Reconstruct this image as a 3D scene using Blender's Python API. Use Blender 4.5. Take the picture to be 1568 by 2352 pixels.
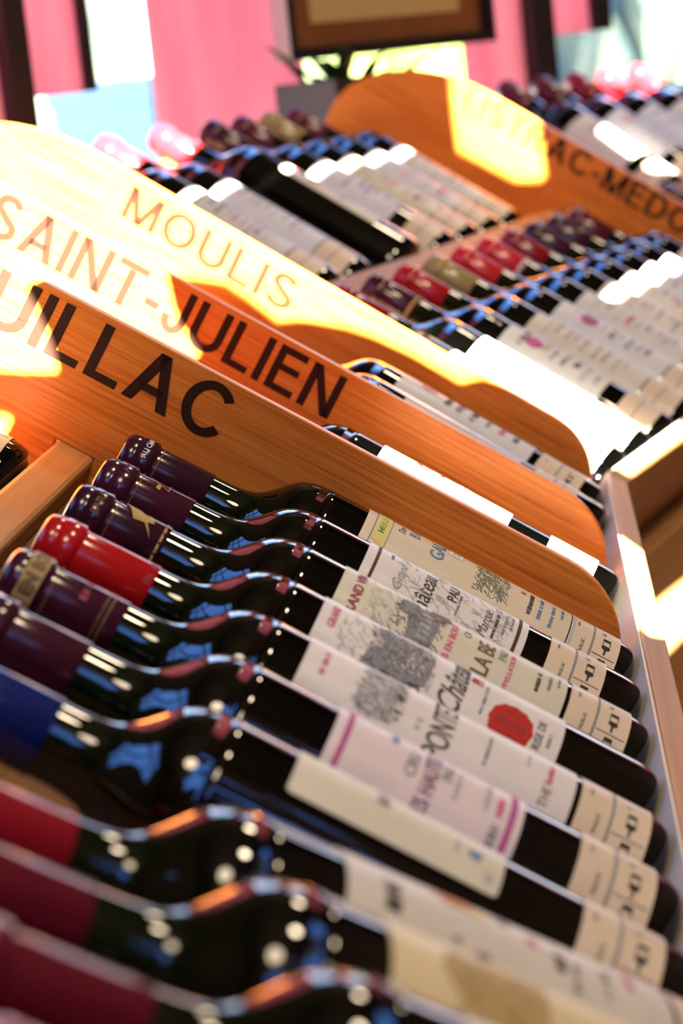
import bpy, bmesh, math, random
from mathutils import Vector, Matrix
random.seed(7)
D = bpy.data
SC = bpy.context.scene
COL = SC.collection
for o in list(D.objects):
    D.objects.remove(o, do_unlink=True)

# ------------------------------------------------------------------ camera
PX_W, PX_H, F_PX = 1568, 2352, 5627.35
CAM = Vector((0.0022556, -1.2975151, 0.3919171))
YAW, PITCH, ROLL = 0.0890165, 0.1797099, -0.1062454
_f = Vector((-math.sin(YAW)*math.cos(PITCH), math.cos(YAW)*math.cos(PITCH), -math.sin(PITCH)))
_r = Vector((math.cos(YAW), math.sin(YAW), 0))
_u = _r.cross(_f)
_r2 = _r*math.cos(ROLL) + _u*math.sin(ROLL)
_u2 = _u*math.cos(ROLL) - _r*math.sin(ROLL)
cd = D.cameras.new('camera')
cam = D.objects.new('camera', cd); COL.objects.link(cam)
cam.matrix_world = Matrix(((_r2.x, _u2.x, -_f.x, CAM.x), (_r2.y, _u2.y, -_f.y, CAM.y),
                           (_r2.z, _u2.z, -_f.z, CAM.z), (0, 0, 0, 1)))
cd.sensor_fit = 'VERTICAL'; cd.sensor_height = 36.0; cd.sensor_width = 24.0
cd.lens = F_PX / PX_H * 36.0
cd.clip_start = 0.05; cd.clip_end = 200
cd.dof.use_dof = True; cd.dof.focus_distance = 1.33; cd.dof.aperture_fstop = 9.5
cd.dof.aperture_blades = 0
SC.camera = cam

# ------------------------------------------------------------------ sky, sun, exposure
SC.view_settings.view_transform = 'Standard'
SC.view_settings.look = 'None'
SC.view_settings.exposure = 0.0
SC.view_settings.gamma = 1.0
SC.view_settings.use_curve_mapping = False
W = D.worlds.new('sky'); SC.world = W; W.use_nodes = True
_bg = W.node_tree.nodes['Background']
_bg.inputs[1].default_value = 6.5
_tc = W.node_tree.nodes.new('ShaderNodeTexCoord'); _sx = W.node_tree.nodes.new('ShaderNodeSeparateXYZ'); _cr = W.node_tree.nodes.new('ShaderNodeValToRGB')
_e = _cr.color_ramp.elements; _e[0].position = 0.0; _e[0].color = (0.86, 0.93, 1.0, 1); _e[1].position = 0.62; _e[1].color = (0.13, 0.34, 1.0, 1)
_m = _e.new(0.30); _m.color = (0.52, 0.70, 1.0, 1)          # hazy white horizon, blue zenith
W.node_tree.links.new(_tc.outputs['Generated'], _sx.inputs[0]); W.node_tree.links.new(_sx.outputs[2], _cr.inputs[0]); W.node_tree.links.new(_cr.outputs[0], _bg.inputs[0])
SUN_DIR = Vector((-0.3295, 0.8238, -0.4613)).normalized()
sl = D.lights.new('sun', 'SUN'); sl.energy = 135; sl.angle = 0.003; sl.color = (1.0, 0.90, 0.76)
sun = D.objects.new('sun', sl); COL.objects.link(sun)
sun.rotation_euler = SUN_DIR.to_track_quat('-Z', 'Y').to_euler(); sun.location = (2, -4, 4)
# ------------------------------------------------------------------ materials
MATS = {}
def mat(name, col, rough=0.5, spec=0.5, metal=0.0, coat=0.0, coat_rough=0.1, emit=None, estr=0.0):
    if name in MATS: return MATS[name]
    m = D.materials.new(name); m.use_nodes = True
    b = m.node_tree.nodes['Principled BSDF']
    b.inputs['Base Color'].default_value = (*col, 1)
    b.inputs['Roughness'].default_value = rough
    b.inputs['Specular IOR Level'].default_value = spec
    b.inputs['Metallic'].default_value = metal
    b.inputs['Coat Weight'].default_value = coat
    b.inputs['Coat Roughness'].default_value = coat_rough
    if emit:
        b.inputs['Emission Color'].default_value = (*emit, 1); b.inputs['Emission Strength'].default_value = estr
    MATS[name] = m
    return m
def add_noise(m, c1, c2, scale=(1, 1, 1), nscale=5.0, detail=4.0, lo=0.35, hi=0.65, bump=0.0, coord='Object', c3=None):
    nt = m.node_tree; N = nt.nodes; K = nt.links; b = N['Principled BSDF']
    tc = N.new('ShaderNodeTexCoord'); mp = N.new('ShaderNodeMapping'); mp.inputs['Scale'].default_value = scale
    nz = N.new('ShaderNodeTexNoise'); nz.inputs['Scale'].default_value = nscale; nz.inputs['Detail'].default_value = detail
    cr = N.new('ShaderNodeValToRGB'); e = cr.color_ramp.elements
    e[0].position = lo; e[0].color = (*c1, 1); e[1].position = hi; e[1].color = (*c2, 1)
    if c3:
        x = e.new((lo+hi)/2); x.color = (*c3, 1)
    K.new(tc.outputs[coord], mp.inputs[0]); K.new(mp.outputs[0], nz.inputs[0]); K.new(nz.outputs[0], cr.inputs[0])
    K.new(cr.outputs[0], b.inputs['Base Color'])
    if bump:
        bp = N.new('ShaderNodeBump'); bp.inputs['Strength'].default_value = bump; bp.inputs['Distance'].default_value = 0.002
        K.new(nz.outputs[0], bp.inputs['Height']); K.new(bp.outputs[0], b.inputs['Normal'])
    return m
def wood(name, c1, c2, c3, fine=1.0, rough=0.38):
    """grain runs along the local x axis"""
    if name in MATS: return MATS[name]
    m = mat(name, c2, rough, 0.25)
    nt = m.node_tree; N = nt.nodes; K = nt.links; b = N['Principled BSDF']
    tc = N.new('ShaderNodeTexCoord')
    def noise(sc, ns, det):
        mp = N.new('ShaderNodeMapping'); mp.inputs['Scale'].default_value = sc
        nz = N.new('ShaderNodeTexNoise'); nz.inputs['Scale'].default_value = ns; nz.inputs['Detail'].default_value = det
        nz.inputs['Roughness'].default_value = 0.6
        K.new(tc.outputs['Object'], mp.inputs[0]); K.new(mp.outputs[0], nz.inputs[0]); return nz
    a = noise((11*fine, 420*fine, 420*fine), 1.0, 3)
    w = noise((2.0, 22, 22), 1.0, 4)
    cr = N.new('ShaderNodeValToRGB'); e = cr.color_ramp.elements
    e[0].position = 0.30; e[0].color = (*c1, 1); e[1].position = 0.62; e[1].color = (*c3, 1)
    x = e.new(0.46); x.color = (*c2, 1)
    mx = N.new('ShaderNodeMix'); mx.data_type = 'FLOAT'; mx.inputs[0].default_value = 0.25
    K.new(a.outputs[0], mx.inputs[2]); K.new(w.outputs[0], mx.inputs[3])
    K.new(mx.outputs[0], cr.inputs[0]); K.new(cr.outputs[0], b.inputs['Base Color'])
    bp = N.new('ShaderNodeBump'); bp.inputs['Strength'].default_value = 0.15; bp.inputs['Distance'].default_value = 0.0006
    K.new(a.outputs[0], bp.inputs['Height']); K.new(bp.outputs[0], b.inputs['Normal'])
    return m
M_PANEL = wood('divider_wood', (0.42, 0.100, 0.012), (0.72, 0.205, 0.026), (0.85, 0.31, 0.050))
M_PALE = wood('pale_wood', (0.36, 0.165, 0.050), (0.42, 0.20, 0.065), (0.48, 0.24, 0.085), 0.5, 0.5)
M_SHELF = wood('shelf_wood', (0.16, 0.075, 0.025), (0.20, 0.10, 0.035), (0.24, 0.12, 0.05), 0.5, 0.5)
M_INK = mat('divider_lettering', (0.034, 0.012, 0.006), 0.6, 0.2)

# glass: wine makes the body black, the empty neck shows the green of the glass
M_GLASS = mat('dark_bottle_glass', (0.003, 0.004, 0.003), 0.03, 0.55)
def _glass():
    nt = M_GLASS.node_tree; N = nt.nodes; K = nt.links; b = N['Principled BSDF']
    tc = N.new('ShaderNodeTexCoord'); sx = N.new('ShaderNodeSeparateXYZ'); cr = N.new('ShaderNodeValToRGB')
    mr = N.new('ShaderNodeMapRange'); mr.inputs[1].default_value = 0.20; mr.inputs[2].default_value = 0.24
    e = cr.color_ramp.elements
    e[0].color = (0.0003, 0.0004, 0.0003, 1); e[1].color = (0.0016, 0.0060, 0.0010, 1)
    K.new(tc.outputs['Object'], sx.inputs[0]); K.new(sx.outputs[2], mr.inputs[0]); K.new(mr.outputs[0], cr.inputs[0])
    K.new(cr.outputs[0], b.inputs['Base Color'])
    # faint moulded ripple of the shoulder
    nz = N.new('ShaderNodeTexNoise'); nz.inputs['Scale'].default_value = 90; nz.inputs['Detail'].default_value = 1
    bp = N.new('ShaderNodeBump'); bp.inputs['Strength'].default_value = 0.10; bp.inputs['Distance'].default_value = 0.0008
    K.new(tc.outputs['Object'], nz.inputs[0]); K.new(nz.outputs[0], bp.inputs['Height']); K.new(bp.outputs[0], b.inputs['Normal'])
_glass()
def foil(name, col, rough=0.16):
    return mat('foil_'+name, col, rough, 0.5, metal=0.0, coat=0.0)
def paper(name, col):
    if 'paper_'+name in MATS: return MATS['paper_'+name]
    m = mat('paper_'+name, col, 0.5, 0.4, coat=0.25, coat_rough=0.25)
    c = Vector(col)
    return add_noise(m, tuple(c*0.94), tuple(c*1.03), (1, 1, 1), 35, 3)
def ink(name, col):
    return mat('ink_'+name, col, 0.55, 0.3)

# ------------------------------------------------------------------ mesh helpers
def obj(name, verts, faces, m, parent=None, smooth=False, mesh=None):
    me = mesh
    if me is None:
        me = D.meshes.new(name); me.from_pydata([tuple(v) for v in verts], [], faces); me.update()
        if smooth: me.shade_smooth()
        if m: me.materials.append(m)
    o = D.objects.new(name, me); COL.objects.link(o)
    if parent: o.parent = parent
    return o
def tag(o, label=None, cat=None, group=None, kind=None):
    if label: o['label'] = label
    if cat: o['category'] = cat
    if group: o['group'] = group
    if kind: o['kind'] = kind
    return o
def empty(name, mw=None):
    e = D.objects.new(name, None); COL.objects.link(e); e.empty_display_size = 0.02
    if mw is not None: e.matrix_world = mw
    return e
def box_vf(x0, x1, y0, y1, z0, z1, base=0):
    v = [(x0, y0, z0), (x1, y0, z0), (x1, y1, z0), (x0, y1, z0), (x0, y0, z1), (x1, y0, z1), (x1, y1, z1), (x0, y1, z1)]
    f = [(0, 3, 2, 1), (4, 5, 6, 7), (0, 1, 5, 4), (1, 2, 6, 5), (2, 3, 7, 6), (3, 0, 4, 7)]
    return v, [tuple(i+base for i in q) for q in f]
def bevel_obj(o, w, seg=2):
    bm = bmesh.new(); bm.from_mesh(o.data)
    bmesh.ops.remove_doubles(bm, verts=bm.verts, dist=1e-6)
    bmesh.ops.recalc_face_normals(bm, faces=bm.faces)
    ed = [e for e in bm.edges if len(e.link_faces) == 2 and e.calc_face_angle(0) > 0.6]
    bmesh.ops.bevel(bm, geom=ed, offset=w, segments=seg, affect='EDGES', profile=0.5)
    bm.to_mesh(o.data); bm.free(); o.data.update()
def lathe(profile, seg=48, caps=True):
    """profile of (a, r) along local z"""
    v = []; f = []
    for a, r in profile:
        for k in range(seg):
            t = 2*math.pi*k/seg; v.append((r*math.cos(t), r*math.sin(t), a))
    for i in range(len(profile)-1):
        for k in range(seg):
            k2 = (k+1) % seg
            f.append((i*seg+k, i*seg+k2, (i+1)*seg+k2, (i+1)*seg+k))
    if caps:
        f.append(tuple(range(seg-1, -1, -1))); n = (len(profile)-1)*seg
        f.append(tuple(range(n, n+seg)))
    return v, f

# ------------------------------------------------------------------ lettering
_TX = {}
def text_geo(s, shear=0.0, bold=0.0, spacing=1.0):
    """triangulated flat letters, cap height 1, x centred, baseline 0"""
    k = (s, shear, bold, spacing)
    if k in _TX: return _TX[k]
    cu = D.curves.new('t', 'FONT'); cu.body = s; cu.size = 1.0; cu.shear = shear; cu.offset = bold
    cu.space_character = spacing; cu.resolution_u = 4
    o = D.objects.new('t', cu); COL.objects.link(o)
    dg = bpy.context.evaluated_depsgraph_get(); dg.update()
    me = D.meshes.new_from_object(o.evaluated_get(dg))
    bm = bmesh.new(); bm.from_mesh(me)
    bmesh.ops.triangulate(bm, faces=bm.faces)
    vs = [(q.co.x, q.co.y) for q in bm.verts]; bm.verts.index_update()
    fs = [tuple(q.index for q in t.verts) for t in bm.faces]
    bm.free(); D.objects.remove(o, do_unlink=True); D.meshes.remove(me); D.curves.remove(cu)
    if not vs: return [], [], 0
    cap = 0.70
    x0 = min(a for a, b in vs); x1 = max(a for a, b in vs)
    vs = [((a-(x0+x1)/2)/cap, b/cap) for a, b in vs]
    _TX[k] = (vs, fs, (x1-x0)/cap)
    return _TX[k]
def wrap(verts2, faces, a0, phi0, r, maxlen=0.004):
    """bend flat (x around, y along the axis to the neck) art on to a cylinder"""
    bm = bmesh.new()
    vv = [bm.verts.new((x, y, 0)) for x, y in verts2]
    for q in faces:
        try: bm.faces.new([vv[i] for i in q])
        except ValueError: pass
    bmesh.ops.triangulate(bm, faces=bm.faces)
    for _ in range(4):
        ed = [e for e in bm.edges if abs(e.verts[0].co.x-e.verts[1].co.x) > maxlen]
        if not ed: break
        bmesh.ops.subdivide_edges(bm, edges=ed, cuts=1)
        bmesh.ops.triangulate(bm, faces=bm.faces)
    V = []
    bm.verts.index_update()
    for q in bm.verts:
        p = phi0 + q.co.x/r
        V.append((r*math.cos(p), r*math.sin(p), a0+q.co.y))
    Fs = []
    for q in bm.faces:
        ids = [w.index for w in q.verts]
        n = (Vector(V[ids[1]])-Vector(V[ids[0]])).cross(Vector(V[ids[2]])-Vector(V[ids[0]]))
        if n.dot(Vector((V[ids[0]][0], V[ids[0]][1], 0))) < 0: ids.reverse()
        Fs.append(tuple(ids))
    bm.free()
    return V, Fs

# plain grotesque capitals for the divider boards, drawn as strokes (cap height 1)
def _poly_stroke(pts, t):
    L = []; Rr = []
    for i, p in enumerate(pts):
        a = Vector(pts[max(0, i-1)]); b = Vector(pts[min(len(pts)-1, i+1)]); dd = (b-a).normalized(); n = Vector((-dd.y, dd.x))*t/2
        L.append((p[0]+n.x, p[1]+n.y)); Rr.append((p[0]-n.x, p[1]-n.y))
    v = L+Rr; k = len(pts)
    return v, [(i, k+i, k+i+1, i+1) for i in range(k-1)]
def _ell(cx, cy, rx, ry, a0, a1, n=24):
    return [(cx+rx*math.cos(math.radians(a0+(a1-a0)*i/n)), cy+ry*math.sin(math.radians(a0+(a1-a0)*i/n))) for i in range(n+1)]
def glyph(ch, t):
    h = t/2; q = lambda *p: (list(p), [tuple(range(len(p)))])
    R_ = lambda x0, y0, x1, y1: q((x0, y0), (x1, y0), (x1, y1), (x0, y1))
    dg = lambda x0, y0, x1, y1, w: q((x0-w/2, y0), (x0+w/2, y0), (x1+w/2, y1), (x1-w/2, y1))
    if ch == 'A': return 0.74, [dg(0.08, 0, 0.37, 1, t*1.12), dg(0.66, 0, 0.37, 1, t*1.12), R_(0.18, 0.24, 0.56, 0.24+t*0.92)]
    if ch == 'U': return 0.68, [R_(0, 0.32, t, 1), R_(0.68-t, 0.32, 0.68, 1), _poly_stroke(_ell(0.34, 0.33, 0.34-h, 0.345-h, 180, 360), t)]
    if ch == 'I': return t, [R_(0, 0, t, 1)]
    if ch == 'L': return 0.54, [R_(0, 0, t, 1), R_(t, 0, 0.54, t*0.95)]
    if ch == 'P': return 0.64, [R_(0, 0, t, 1), R_(t, 1-t, 0.36, 1), R_(t, 0.40, 0.36, 0.40+t), _poly_stroke(_ell(0.35, 0.70, 0.29-h, 0.30-h, 90, -90, 16), t)]
    if ch == 'R': return 0.70, [R_(0, 0, t, 1), R_(t, 1-t, 0.38, 1), R_(t, 0.42, 0.38, 0.42+t), _poly_stroke(_ell(0.37, 0.71, 0.29-h, 0.29-h, 90, -90, 16), t), dg(0.61, 0, 0.40, 0.46, t*1.15)]
    if ch == 'S':
        p = _ell(0.32, 0.745, 0.285-h, 0.265-h, 15, 245, 18)+_ell(0.32, 0.262, 0.315-h, 0.272-h, 68, -168, 18)
        return 0.64, [_poly_stroke(p, t)]
    if ch == 'N': return 0.70, [R_(0, 0, t, 1), R_(0.70-t, 0, 0.70, 1), q((0, 1), (t*1.15, 1), (0.70, 0), (0.70-t*1.15, 0))]
    if ch == 'T': return 0.64, [R_(0, 1-t*0.95, 0.64, 1), R_(0.32-h, 0, 0.32+h, 1-t)]
    if ch == '-': return 0.30, [R_(0, 0.31, 0.30, 0.31+t)]
    if ch == 'J': return 0.50, [R_(0.50-t, 0.30, 0.50, 1), _poly_stroke([(h, 0.36)]+_ell(0.25, 0.31, 0.25-h, 0.325-h, 180, 360), t)]
    if ch == 'E': return 0.60, [R_(0, 0, t, 1), R_(t, 0, 0.60, t*0.95), R_(t, 1-t*0.95, 0.59, 1), R_(t, 0.47, 0.55, 0.47+t*0.92)]
    if ch == 'M': return 0.84, [R_(0, 0, t, 1), R_(0.84-t, 0, 0.84, 1), dg(0.42, 0, t*0.6, 1, t*1.1), dg(0.42, 0, 0.84-t*0.6, 1, t*1.1)]
    if ch == 'O': return 0.80, [_poly_stroke(_ell(0.40, 0.5, 0.40-h, 0.515-h, 0, 360, 40), t)]
    if ch == 'C': return 0.76, [_poly_stroke(_ell(0.40, 0.5, 0.40-h, 0.515-h, 38, 322, 32), t)]
    if ch == 'D': return 0.72, [R_(0, 0, t, 1), R_(t, 1-t, 0.34, 1), R_(t, 0, 0.34, t), _poly_stroke(_ell(0.33, 0.5, 0.39-h, 0.5-h, 90, -90, 24), t)]
    return 0.3, []
# ------------------------------------------------------------------ rack frames
TH = 0.5815788
R_B = 0.0375
PITCH_B = 0.07696
def frame(deg, th=TH):
    p = math.radians(deg)
    d = Vector((math.sin(p), math.cos(p), 0)); h = Vector((math.cos(p), -math.sin(p), 0)); z = Vector((0, 0, 1))
    return d, h*math.cos(th)-z*math.sin(th), h*math.sin(th)+z*math.cos(th)
def mw_from(O, x, y, z):
    return Matrix(((x.x, y.x, z.x, O.x), (x.y, y.y, z.y, O.y), (x.z, y.z, z.z, O.z), (0, 0, 0, 1)))
HD = (-17.1, 0.0, 17.37, 36.3)
C01 = Vector((0, -0.484, 0)); C12 = Vector((0.002, 0.5808, 0))
C23 = C12 + frame(HD[2])[0]*1.0
START = C01 - frame(HD[0])[0]*0.46; END = C23 + frame(HD[3])[0]*1.0
PATH = [START, C01, C12, C23, END]
LIP_H, LIP_T = 0.0752, 0.0173
UP_DN, UP_U = -0.055, -0.341         # upper tier plane offset and where its bottles stand

def sweep(name, prof, i0, i1, m, parent):
    """sweep a closed (u, n) profile along path corners i0..i1 with mitred ends"""
    vs = []; fs = []; k = len(prof)
    for i in range(i0, i1+1):
        if i == 0: hv, sc = frame(HD[0])[1], 1
        elif i == len(PATH)-1: hv, sc = frame(HD[-1])[1], 1
        else:
            a = math.radians(HD[i-1]); b = math.radians(HD[i]); mm = (a+b)/2
            hv = Vector((math.cos(mm), -math.sin(mm), 0)); sc = 1/math.cos((b-a)/2)
        hv = Vector((hv.x, hv.y, 0)).normalized()
        for (uu, nn) in prof:
            hh = uu*math.cos(TH)+nn*math.sin(TH); zz = -uu*math.sin(TH)+nn*math.cos(TH)
            vs.append(PATH[i] + hv*hh*sc + Vector((0, 0, zz)))
    # express in a frame whose x runs along the section so the grain follows it
    d, u_, n_ = frame(HD[i0]); O = PATH[i0]
    h = Vector((u_.x, u_.y, 0)).normalized()
    mw = mw_from(O, d, -h, Vector((0, 0, 1)))
    inv = mw.inverted()
    vs = [inv @ v for v in vs]
    n = i1-i0
    for s in range(n):
        for j in range(k):
            j2 = (j+1) % k
            fs.append((s*k+j, s*k+j2, (s+1)*k+j2, (s+1)*k+j))
    fs.append(tuple(range(k-1, -1, -1))); fs.append(tuple(n*k+j for j in range(k)))
    o = obj(name, vs, fs, m, parent)
    o.matrix_world = mw
    bm = bmesh.new(); bm.from_mesh(o.data); bmesh.ops.recalc_face_normals(bm, faces=bm.faces); bm.to_mesh(o.data); bm.free()
    return o
def uz(hh, zz):      # world (horizontal, z) in the profile plane -> (u, n)
    return (hh*math.cos(TH)-zz*math.sin(TH), hh*math.sin(TH)+zz*math.cos(TH))
FLOOR_Z = -0.80
rack = empty('display_rack', Matrix.Translation((0, 0.2, FLOOR_Z)))
rack_inv = rack.matrix_world.inverted()
def rp(o):
    mw = o.matrix_world.copy(); o.parent = rack; o.matrix_parent_inverse = rack_inv; o.matrix_world = mw; return o
for i in range(4):
    s = sweep('lower_shelf_board', [(-0.3163, -0.018), (0.0, -0.018), (0.0, -0.0004), (-0.3163, -0.0004)], i, i+1, M_SHELF, None); rp(s)
    s = sweep('upper_shelf_board', [(-0.655, UP_DN-0.018), (UP_U, UP_DN-0.018), (UP_U, UP_DN-0.0004), (-0.655, UP_DN-0.0004)], i, i+1, M_SHELF, None); rp(s)
    l = sweep('front_lip', [(0.0008, -0.03), (LIP_T, -0.03), (LIP_T, LIP_H), (0.0008, LIP_H)], i, i+1, M_PALE, None); rp(l); bevel_obj(l, 0.0012)
    l = sweep('lip_lining', [(-0.0007, 0.0), (0.0007, 0.0), (0.0007, 0.0735), (-0.0007, 0.0735)], i, i+1, mat('pale_lining', (0.74, 0.66, 0.52), 0.5), None); rp(l)
    l = sweep('middle_rail', [(-0.3405, -0.075), (-0.3165, -0.075), (-0.3165, 0.018), (-0.3405, 0.018)], i, i+1, M_PALE, None); rp(l); bevel_obj(l, 0.003)
    # cabinet front below the lip: a fascia, then a plinth
    fz0 = -0.10
    pf = [uz(-0.02, FLOOR_Z), uz(0.02, FLOOR_Z), uz(0.02, fz0), uz(-0.02, fz0)]
    a = sweep('base_panel', pf, i, i+1, M_PALE, None); rp(a)
    pf = [uz(-0.02, fz0+0.0005), uz(0.030, fz0+0.0005), uz(0.030, -0.034), uz(-0.02, -0.030)]
    a = sweep('fascia', pf, i, i+1, M_PALE, None); rp(a)
tag(rack, 'pale wooden two-tier sloping wine rack curving round with a raised front lip', 'display rack')

# ------------------------------------------------------------------ divider boards
def arc(cx, cy, rx, ry, a0, a1, n):
    return [(cx+rx*math.cos(math.radians(a0+(a1-a0)*k/n)), cy+ry*math.sin(math.radians(a0+(a1-a0)*k/n))) for k in range(n+1)]
def divider(O, deg, text, u0, u1, cap0, cap1, label, bold=0.0):
    d, u, n = frame(deg)
    root = empty('divider_board', mw_from(O, u, d, n))      # local x down the slope, y away, z normal
    prof = [(-0.002, 0.0), (-0.001, 0.045)]
    prof += [(x, z) for x, z in arc(-0.055, 0.045, 0.053, 0.0495, 6, 90, 14)]
    prof += [(x, z) for x, z in arc(-0.47, -0.02, 0.178, 0.1145, 90, 176, 18)]
    prof += [(-0.648, UP_DN+0.001), (-0.3407, UP_DN+0.001), (-0.3407, 0.0182), (-0.3163, 0.0182), (-0.3163, 0.0002)]
    th = 0.008; k = len(prof)
    vs = [(x, 0, z) for x, z in prof]+[(x, th, z) for x, z in prof]
    fs = [tuple(range(k)), tuple(range(2*k-1, k-1, -1))]+[(j, j+k, (j+1) % k+k, (j+1) % k) for j in range(k)]
    b = obj('board', vs, fs, M_PANEL, root); bevel_obj(b, 0.0009, 2)
    # raised vinyl capitals, one mesh per letter
    adv = []; x = 0.0
    for ch in text:
        w, parts = glyph(ch, bold); adv.append((x, parts)); x += w+0.125
    tot = x-0.125; sx = (u1-u0)/tot; sz = cap1-cap0
    wd = empty('lettering'); wd.parent = root; wd['label'] = 'dark capitals reading '+text
    for gx, parts in adv:
        bm = bmesh.new()
        for v, f in parts:
            vv = [bm.verts.new((u0+(gx+px)*sx, -0.0003, cap0+py*sz)) for px, py in v]
            for q in f:
                fc = bm.faces.new([vv[i] for i in q]); fc.normal_update()
                if fc.normal.y > 0: fc.normal_flip()
        me = D.meshes.new('letter'); bm.to_mesh(me); bm.free(); me.materials.append(M_INK)
        obj('letter', None, None, None, wd, mesh=me)
    tag(root, label, 'divider', 'lettered divider boards')
    return root
divider(Vector((0, 0.0388, 0)), 2.65, 'PAUILLAC', -0.470, -0.2585, 0.0590, 0.0905,
        'orange wooden divider board lettered PAUILLAC, nearest of the dividers', 0.158)
divider(Vector((0, 0.2668, 0)), 6.83, 'SAINT-JULIEN', -0.472, -0.2105, 0.0600, 0.0905,
        'orange wooden divider board lettered SAINT-JULIEN, half in sunlight', 0.158)
divider(Vector((0, 0.5782, 0)), 14.68, 'MOULIS', -0.441, -0.281, 0.0590, 0.0870,
        'wooden divider board lettered MOULIS, mostly bleached by sunlight', 0.158)
divider(C12+frame(HD[2])[0]*0.97, 20.08, 'LISTRAC-MEDOC', -0.500, -0.158, 0.0630, 0.0920,
        'blurred dark orange divider board lettered LISTRAC-MEDOC at the far end', 0.158)

# ------------------------------------------------------------------ wine bottles
GP = [(0.0005, 0.022), (0.0, 0.029), (0.0012, 0.0325), (0.0040, 0.0354), (0.0085, 0.0368), (0.014, 0.0372), (0.09, 0.0374), (0.186, 0.0375), (0.193, 0.0372),
      (0.1985, 0.0364), (0.2030, 0.0350), (0.2070, 0.0329), (0.2105, 0.0301), (0.2135, 0.0271), (0.2165, 0.0240),
      (0.2195, 0.0211), (0.2225, 0.0188), (0.2257, 0.0171), (0.2295, 0.0160), (0.2345, 0.0153), (0.2430, 0.0149), (0.27, 0.0145), (0.297, 0.0140)]
def smooth_prof(p, n=3):
    out = []
    P = [p[0]]+list(p)+[p[-1]]
    for i in range(1, len(P)-2):
        for k in range(n):
            t = k/n
            q = []
            for c in (0, 1):
                a, b, c2, d = P[i-1][c], P[i][c], P[i+1][c], P[i+2][c]
                q.append(0.5*(2*b+(c2-a)*t+(2*a-5*b+4*c2-d)*t*t+(3*b-a-3*c2+d)*t**3))
            out.append(tuple(q))
    out.append(p[-1]); return out
_MESH = {}
def glass_mesh(scale_r=1.0):
    k = ('g', scale_r)
    if k not in _MESH:
        pr = GP[:7]+smooth_prof(GP[6:], 3)[1:]
        pr = [(a, r*(scale_r if a < 0.21 else 1+(scale_r-1)*max(0, (0.238-a)/0.028))) for a, r in pr]
        v, f = lathe(pr, 64)
        me = D.meshes.new('bottle_glass'); me.from_pydata(v, [], f); me.update(); me.shade_smooth(); me.materials.append(M_GLASS)
        _MESH[k] = me
    return _MESH[k]
def capsule_mesh(a_end, m):
    k = ('c', round(a_end, 4), m.name)
    if k not in _MESH:
        pr = [(a_end, 0.01525), (a_end+0.0003, 0.01555), (0.2800, 0.01490), (0.2812, 0.01500), (0.2818, 0.0160), (0.2826, 0.0166), (0.2912, 0.0164), (0.2920, 0.01565), (0.2930, 0.0160),
              (0.2965, 0.0152), (0.2985, 0.0143), (0.2997, 0.0125), (0.3000, 0.010), (0.3000, 0.002)]
        v, f = lathe(pr, 48)
        me = D.meshes.new('capsule'); me.from_pydata(v, [], f); me.update(); me.shade_smooth(); me.materials.append(m)
        _MESH[k] = me
    return _MESH[k]
def sheet(a0, a1, p0, p1, r, th=0.00025, corner=0.0, seg=None):
    """curved sheet of paper, closed solid, angles in degrees"""
    n = seg or max(6, int((p1-p0)/5)); V = []; Fs = []
    na = 8 if corner else 1
    # outline with rounded corners: for each angle the a-range shrinks near the ends
    arcw = math.radians(p1-p0)*r
    xs = []
    for k in range(n+1):
        xs.append(arcw*k/n)
    if corner:
        ex = [corner*(1-math.cos(math.pi/2*j/5)) for j in range(6)]
        xs = sorted(set(ex+[arcw-e for e in ex]+[x for x in xs if corner < x < arcw-corner]))
    rows = []
    for x in xs:
        dd = 0.0
        if corner:
            e = min(x, arcw-x)
            if e < corner: dd = corner-math.sqrt(max(0, corner**2-(corner-e)**2))
        rows.append((math.radians(p0)+x/r, a0+dd, a1-dd))
    for rr in (r+th, r-0.0002):
        for p, b0, b1 in rows:
            V.append((rr*math.cos(p), rr*math.sin(p), b0)); V.append((rr*math.cos(p), rr*math.sin(p), b1))
    m = len(rows); L2 = 2*m
    for k in range(m-1):
        Fs.append((2*k, 2*k+2, 2*k+3, 2*k+1)); Fs.append((L2+2*k, L2+2*k+1, L2+2*k+3, L2+2*k+2))
        Fs.append((2*k, L2+2*k, L2+2*k+2, 2*k+2)); Fs.append((2*k+1, 2*k+3, L2+2*k+3, L2+2*k+1))
    Fs.append((0, 1, L2+1, L2)); e = 2*(m-1); Fs.append((e, L2+e, L2+e+1, e+1))
    return V, Fs
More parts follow.
